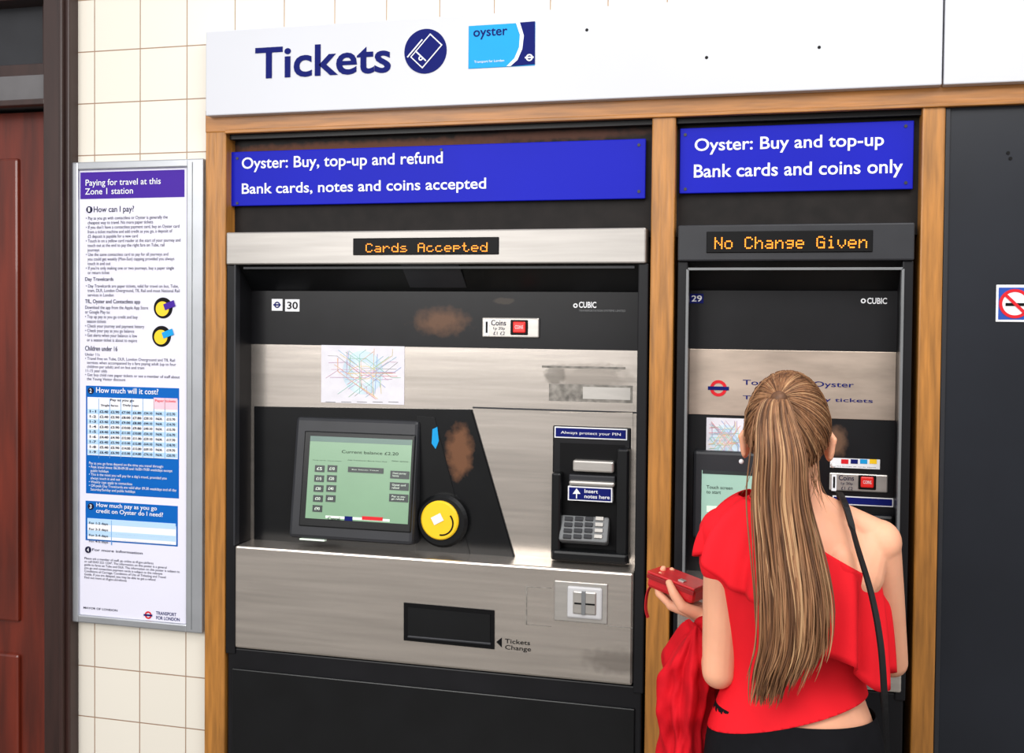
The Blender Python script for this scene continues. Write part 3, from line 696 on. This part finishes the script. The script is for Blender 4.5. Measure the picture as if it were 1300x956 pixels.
# ruffle
bm=bmesh.new(); N=260; K=18; rows=[]
for k in range(K+1):
    s=k/K; row=[]
    for i in range(N):
        ph=2*math.pi*i/N; c=math.cos(ph); sn=math.sin(ph)
        x0_=.022+.137*c; y0_=.104*sn*(1 if sn<0 else 1.12); z0_=min(NZ+.004-.60*x0_,1.403)
        L=.120+.070*max(0,c)+.03*abs(sn)
        wv=math.sin(ph*10+1.5*math.sin(ph*2)+.6)+.5*math.sin(ph*19+1)
        x1_=-.010+.180*c; y1_=(.136 if sn<0 else .15)*sn
        h=math.sin(s*math.pi/2)**1.1; dn=(1-math.cos(s*math.pi/2))*.55+.45*s
        fx=x0_+(x1_-x0_)*h; fy=y0_+(y1_-y0_)*h
        am=.015*s**.7*wv
        row.append(bm.verts.new((fx+c*am,fy+sn*am,z0_-L*dn+.012*s*math.sin(ph*7+2))))
    rows.append(row)
for a,b in zip(rows,rows[1:]):
    for i in range(N): bm.faces.new((a[i],a[(i+1)%N],b[(i+1)%N],b[i]))
ru=fin('top_ruffle',bm,RED,None,True); ru.parent=wg
sd=ru.modifiers.new('t','SOLIDIFY'); sd.thickness=.0025
# trousers + shoes
bm=bmesh.new(); torso(bm,[(.80,0,0,.155,.105)]+TK[1:4],.009)
for s in(-1,1): chain(bm,[(s*.085,0,.86),(s*.09,.005,.66),(s*.09,.01,.47),(s*.09,-.01,.34),(s*.09,-.02,.12)],[.093,.083,.066,.062,.05])
blob('trousers',bm,.006,3,BLKC,wg,[(Vector((0,0,.985)),Vector((0,0,1)))])
bm=bmesh.new()
for s in(-1,1): chain(bm,[(s*.09,-.03,.042),(s*.097,.06,.042),(s*.105,.13,.032)],[.04,.038,.03])
blob('shoes',bm,.005,2,mat('white_canvas',(225,225,222),.7),wg,[(Vector((0,0,.002)),Vector((0,0,-1)))])
# hair
def hairmat(name,rgb,var): return mat(name,rgb,.5,var=var,scale=40,stretch=(3,3,.3),spec=.3,detail=4)
HM=[hairmat('hair_brown',(122,84,56),.3),hairmat('hair_light',(148,108,76),.25),hairmat('hair_blonde',(178,140,102),.2),hairmat('hair_dark',(92,62,42),.3)]
bm=bmesh.new(); hr=(.081,.104,.116)
ball(bm,HC,1,fn=lambda p:Vector((p.x*hr[0]*(1-.12*max(0,-p.z)),p.y*hr[1],p.z*hr[2])),seg=48)
pn=Vector((0,.62,-.78)).normalized(); pc=HC+Vector((0,-.005,-.012))
bmesh.ops.bisect_plane(bm,geom=bm.verts[:]+bm.edges[:]+bm.faces[:],plane_co=pc,plane_no=pn,clear_outer=True)
hcap=fin('hair_cap',bm,HM[3],None,True); hcap.parent=wg; hcap.modifiers.new('t','SOLIDIFY').thickness=.004
PB=Vector((-.22,-.78,.60)).normalized()
tie=HC+Vector((PB.x*hr[0],PB.y*hr[1],PB.z*hr[2]))
def strands(name,lst,r,m):
    cu=bpy.data.curves.new(name,'CURVE'); cu.dimensions='3D'; cu.bevel_depth=r; cu.bevel_resolution=1; cu.materials.append(m)
    for pts in lst:
        s=cu.splines.new('POLY'); s.points.add(len(pts)-1); L=len(pts)
        for i,p in enumerate(pts): s.points[i].co=(*p,1); s.points[i].radius=1 if i<L-4 else (.85,.65,.4,.12)[i-(L-4)]
    o=bpy.data.objects.new(name,cu); sc.collection.objects.link(o); o.parent=wg; return o
S=[[],[],[],[]]
rr=random.Random(5)
cnt=0
while cnt<950:
    v=Vector((rr.gauss(0,1),rr.gauss(0,1),rr.gauss(0,1))).normalized()
    p=Vector((v.x*hr[0],v.y*hr[1],v.z*hr[2]))
    q=(p-(pc-HC)).dot(pn)
    if q>0.0: continue
    if q<-.03 and rr.random()<.6: continue
    cnt+=1; pts=[]; lift=rr.uniform(.0,.0035); an=v.angle(PB); wob=rr.uniform(-.008,.008); wf=rr.uniform(2,5)
    if an<.1: continue
    side=v.cross(PB).normalized()
    for k in range(13):
        t=k/12; d=(v*math.sin((1-t)*an)+PB*math.sin(t*an))/math.sin(an)
        n1=1-.12*max(0,-d.z)
        pts.append(HC+Vector((d.x*(hr[0]*n1+lift),d.y*(hr[1]+lift+.012*t**4),d.z*(hr[2]+lift)))+side*wob*math.sin(t*wf)*(1-t))
    S[rr.choices((0,1,2,3),(6,4,1,3))[0]].append(pts)
for i in range(4): strands('hair_swept_%d'%i,S[i],.0012,HM[i])
S=[[],[],[],[]]
path=[(tie.x,tie.y,tie.z,.016,.014),(tie.x-.006,tie.y-.030,tie.z-.004,.024,.019),(tie.x-.006,tie.y-.046,tie.z-.04,.034,.023),(-.038,-.138,1.50,.042,.026),(-.036,-.144,1.42,.046,.026),(-.022,-.156,1.33,.052,.026),(-.008,-.170,1.24,.057,.025),(-.006,-.172,1.16,.056,.022),(-.020,-.168,1.10,.052,.018),(-.038,-.162,1.04,.038,.015)]
cp=cat(path,5)
for j in range(1150):
    a=rr.uniform(0,6.283); r0=math.sqrt(rr.uniform(.05,1))
    bias=.11*(math.cos(a)*r0)
    end=(rr.uniform(.78,.96) if rr.random()<.7 else rr.uniform(.55,.85))-bias
    ph=rr.uniform(0,6.28); wa=rr.uniform(.001,.007); dr=rr.gauss(0,.007); pts=[]
    m_=max(8,int(len(cp)*min(1,end)))
    for i,(x,y_,z,ra,rb) in enumerate(cp[:m_]):
        t=i/len(cp); ang=a+.3*math.sin(ph)*t; tt=i/m_
        clump=1-.25*max(0,tt-.75)*4*abs(math.sin(3*a))
        pts.append((x+math.cos(ang)*ra*r0*clump+wa*math.sin(ph+t*8)*t*1.5+dr*t*2,y_+math.sin(ang)*rb*r0+wa*.5*math.cos(ph+t*7),z))
    wts=(4,5,3.2,2) if math.cos(a)>-.2 else (5,4,1.5,4)
    S[rr.choices((0,1,2,3),wts)[0]].append(pts)
for i in range(4): strands('ponytail_%d'%i,S[i],.0015,HM[i])
S=[]
for j in range(46):
    sx_=rr.choice((-1,1)); x=HC.x+sx_*rr.uniform(.03,.062); y_=-.075+.03*rr.random(); z=rr.uniform(1.455,1.50); pts=[]
    ln=rr.uniform(.03,.10); cu_=rr.uniform(-.3,.5)*sx_
    for k in range(8):
        t=k/7; pts.append((x+cu_*ln*t*t,y_-.012*t,z-ln*t))
    S.append(pts)
for j in range(50):
    a=rr.uniform(0,3.14); pts=[]; am=rr.uniform(.6,1.4)
    for k in range(7):
        t=k/6; q=a+.35*t; r_=1+.024*math.sin(t*3.1)*am
        pts.append(HC+Vector((math.cos(q)*hr[0]*r_,-.03-.03*t,math.sin(q)*hr[2]*r_+.001)))
    S.append(pts)
strands('loose_hairs',S,.0006,HM[1])
bm=bmesh.new(); cap(bm,tie+Vector((0,-.008,.0)),tie+Vector((0,-.018,0)),.015,.016); fin('hair_tie',bm,HM[3],None,True).parent=wg
# ------------------------------------------------------------------ shoulder bag
bg=grp('shoulder_bag',W)
def strap(name,pts,w,t,m,g):
    P=[Vector(p[:3]) for p in cat([tuple(p) for p in pts],6)]; bm=bmesh.new(); prev=None
    for i,p in enumerate(P):
        d=(P[min(i+1,len(P)-1)]-P[max(0,i-1)]).normalized(); cen=Vector((0,0,p.z)); out=(p-cen); out=(out-d*out.dot(d)).normalized() if p.z<1.36 else Vector((.2,0,1)).normalized(); out=(out-d*out.dot(d)).normalized()
        s=d.cross(out).normalized()
        r=[bm.verts.new(p+s*(q*w/2)+out*(e*t/2)) for q,e in ((-1,-1),(1,-1),(1,1),(-1,1))]
        if prev:
            for k in range(4): bm.faces.new((prev[k],prev[(k+1)%4],r[(k+1)%4],r[k]))
        prev=r
    o=fin(name,bm,m,None,False); o.parent=g; return o
LEA=mat('black_leather',(18,18,20),.4,var=.15,scale=60,bump=.1,spec=.3)
strap('strap_back',[(.078,.01,1.413),(.088,-.045,1.393),(.105,-.09,1.33),(.128,-.130,1.25),(.142,-.155,1.17),(.150,-.155,1.08),(.160,-.120,.98),(.175,-.07,.86)],.013,.004,LEA,bg)
strap('strap_front',[(.078,.01,1.413),(.09,.065,1.37),(.12,.13,1.25),(.16,.14,1.1),(.18,.10,.95),(.185,.05,.86)],.013,.004,LEA,bg)
o=bw('bag_body',.180,.245,-.13,.12,.66,.86,LEA,None,.02); o.parent=bg
o=bw('bag_flap',.235,.252,-.12,.11,.74,.86,LEA,None,.006); o.parent=bg
# ------------------------------------------------------------------ wallet in hand
wal=grp('red_wallet',W)
dn_=dL; ww=(wL-dn_*wL.dot(dn_)).normalized(); un=dn_.cross(ww); un=un if un.z>0 else -un
Mx=Matrix((dn_,ww,un)).transposed().to_4x4()
LR=mat('red_leather',(190,20,30),.35,var=.12,scale=40,coat=.2)
def wb(n,sx_,sy_,sz_,off,m,bev=.004):
    o=bw(n,-sx_/2,sx_/2,-sy_/2,sy_/2,-sz_/2,sz_/2,m,None,bev)
    cpos=WLh+dn_*.088+un*.042+dn_*off[0]+ww*off[1]+un*off[2]; o.matrix_local=Matrix.Translation(cpos)@Mx; o.parent=wal; return o
wb('wallet_body',.118,.088,.034,(0,0,0),LR,.009)
wb('wallet_flap',.120,.06,.006,(0,.016,.0185),LR,.002)
wb('wallet_stitch_edge',.119,.003,.010,(0,.0445,.010),mat('red_leather_edge',(140,12,20),.4),.001)
wb('wallet_clasp',.014,.014,.004,(-.02,.03,.0225),'steel2',.001)
strap('wallet_wrist_loop',[tuple(WLh+dn_*.140+un*.035+ww*.01),tuple(WLh+dn_*.155+un*.01+ww*.015),tuple(WLh+dn_*.155+un*-.03+ww*.015),tuple(WLh+dn_*.148+un*-.055+ww*.01)],.008,.002,LR,wal)
# ------------------------------------------------------------------ jacket over forearm
jk=grp('red_jacket',W)
bm=bmesh.new(); n=140; rings=[]
for i in range(70):
    t=i/69; z=1.105-.37*t
    cx=-.196-.014*math.sin(t*3)-.012*t; cy=.075-.02*t
    ra=(.020+.034*min(1,t*5)**.6)*(1+.10*math.sin(t*8)); rb=(.03+.055*min(1,t*6)**.6)
    ring=[]
    for k in range(n):
        a=2*math.pi*k/n
        ns_=noise.noise(Vector((math.cos(a)*2.2,math.sin(a)*2.2,t*6)))+.5*noise.noise(Vector((math.cos(a)*5,math.sin(a)*5,t*11)))
        f=1+.12*math.sin(5*a+4*t+.5)+.08*math.sin(11*a-6*t)+.22*ns_
        ring.append((cx+ra*f*math.cos(a),cy+rb*f*math.sin(a),z+.012*math.sin(3*a)))
    rings.append(ring)
loft(bm,rings)
o=fin('hanging_folds',bm,RED2,None,True); o.parent=jk
bm=bmesh.new(); rings=[]
ax=(WLh-EL); dd=ax.normalized(); uu=dd.cross(Vector((0,0,1))).normalized(); vv=uu.cross(dd)
for i in range(20):
    t=.25+.58*i/19; c=EL+ax*t+Vector((0,0,-.006)); r=.042+.004*math.sin(i*1.3)
    rings.append([tuple(c+uu*(r*(1+.07*math.sin(4*a_+i*.5))*math.cos(a_))+vv*(r*.95*(1+.05*math.sin(6*a_-i*.4))*math.sin(a_))) for a_ in [2*math.pi*k/40 for k in range(40)]])
loft(bm,rings); o=fin('wrap_over_forearm',bm,RED2,None,True); o.parent=jk
# ------------------------------------------------------------------ light
w=bpy.data.worlds.new('hall_daylight'); sc.world=w; w.use_nodes=True; n=w.node_tree.nodes; l=w.node_tree.links
bgN=n['Background']; tc=n.new('ShaderNodeTexCoord'); sp=n.new('ShaderNodeSeparateXYZ'); cr=n.new('ShaderNodeValToRGB')
l.new(tc.outputs['Generated'],sp.inputs[0]); mr=n.new('ShaderNodeMapRange'); mr.inputs[1].default_value=-1; mr.inputs[2].default_value=1
l.new(sp.outputs[2],mr.inputs[0]); l.new(mr.outputs[0],cr.inputs['Fac'])
e=cr.color_ramp.elements; e[0].position=.35; e[0].color=(.26,.235,.21,1); e[1].position=.75; e[1].color=(.97,.97,.98,1)
k=e.new(.5); k.color=(.68,.66,.65,1)
# noise added to the world colour: bright and dark bays for the steel to reflect
mp=n.new('ShaderNodeMapping'); mp.inputs['Scale'].default_value=(1,1,.25); l.new(tc.outputs['Generated'],mp.inputs['Vector'])
nz=n.new('ShaderNodeTexNoise'); nz.inputs['Scale'].default_value=3.2; nz.inputs['Detail'].default_value=1; l.new(mp.outputs[0],nz.inputs['Vector'])
m3=n.new('ShaderNodeMapRange'); m3.inputs[1].default_value=.38; m3.inputs[2].default_value=.62; m3.inputs[3].default_value=.38; m3.inputs[4].default_value=1.65
l.new(nz.outputs['Fac'],m3.inputs[0])
mx=n.new('ShaderNodeMixRGB'); mx.blend_type='MULTIPLY'; mx.inputs[0].default_value=1; l.new(cr.outputs['Color'],mx.inputs[1]); l.new(m3.outputs[0],mx.inputs[2])
l.new(mx.outputs[0],bgN.inputs['Color'])
bgN.inputs['Strength'].default_value=1.0
def area(name,loc,tgt,sx_,sy_,p,col=(1,1,1)):
    ld=bpy.data.lights.new(name,'AREA'); ld.shape='RECTANGLE'; ld.size=sx_; ld.size_y=sy_; ld.energy=p; ld.color=col
    o=bpy.data.objects.new(name,ld); sc.collection.objects.link(o); o.location=loc
    o.rotation_euler=(Vector(tgt)-Vector(loc)).to_track_quat('-Z','Y').to_euler(); return o
area('entrance_daylight',(-2.2,-4.2,2.9),(-.6,0,1.5),2.6,1.8,132,(1,.985,.96))
area('ceiling_light',(.6,-2.0,3.4),(.2,0,1.4),1.8,1.0,46,(1,.975,.94))
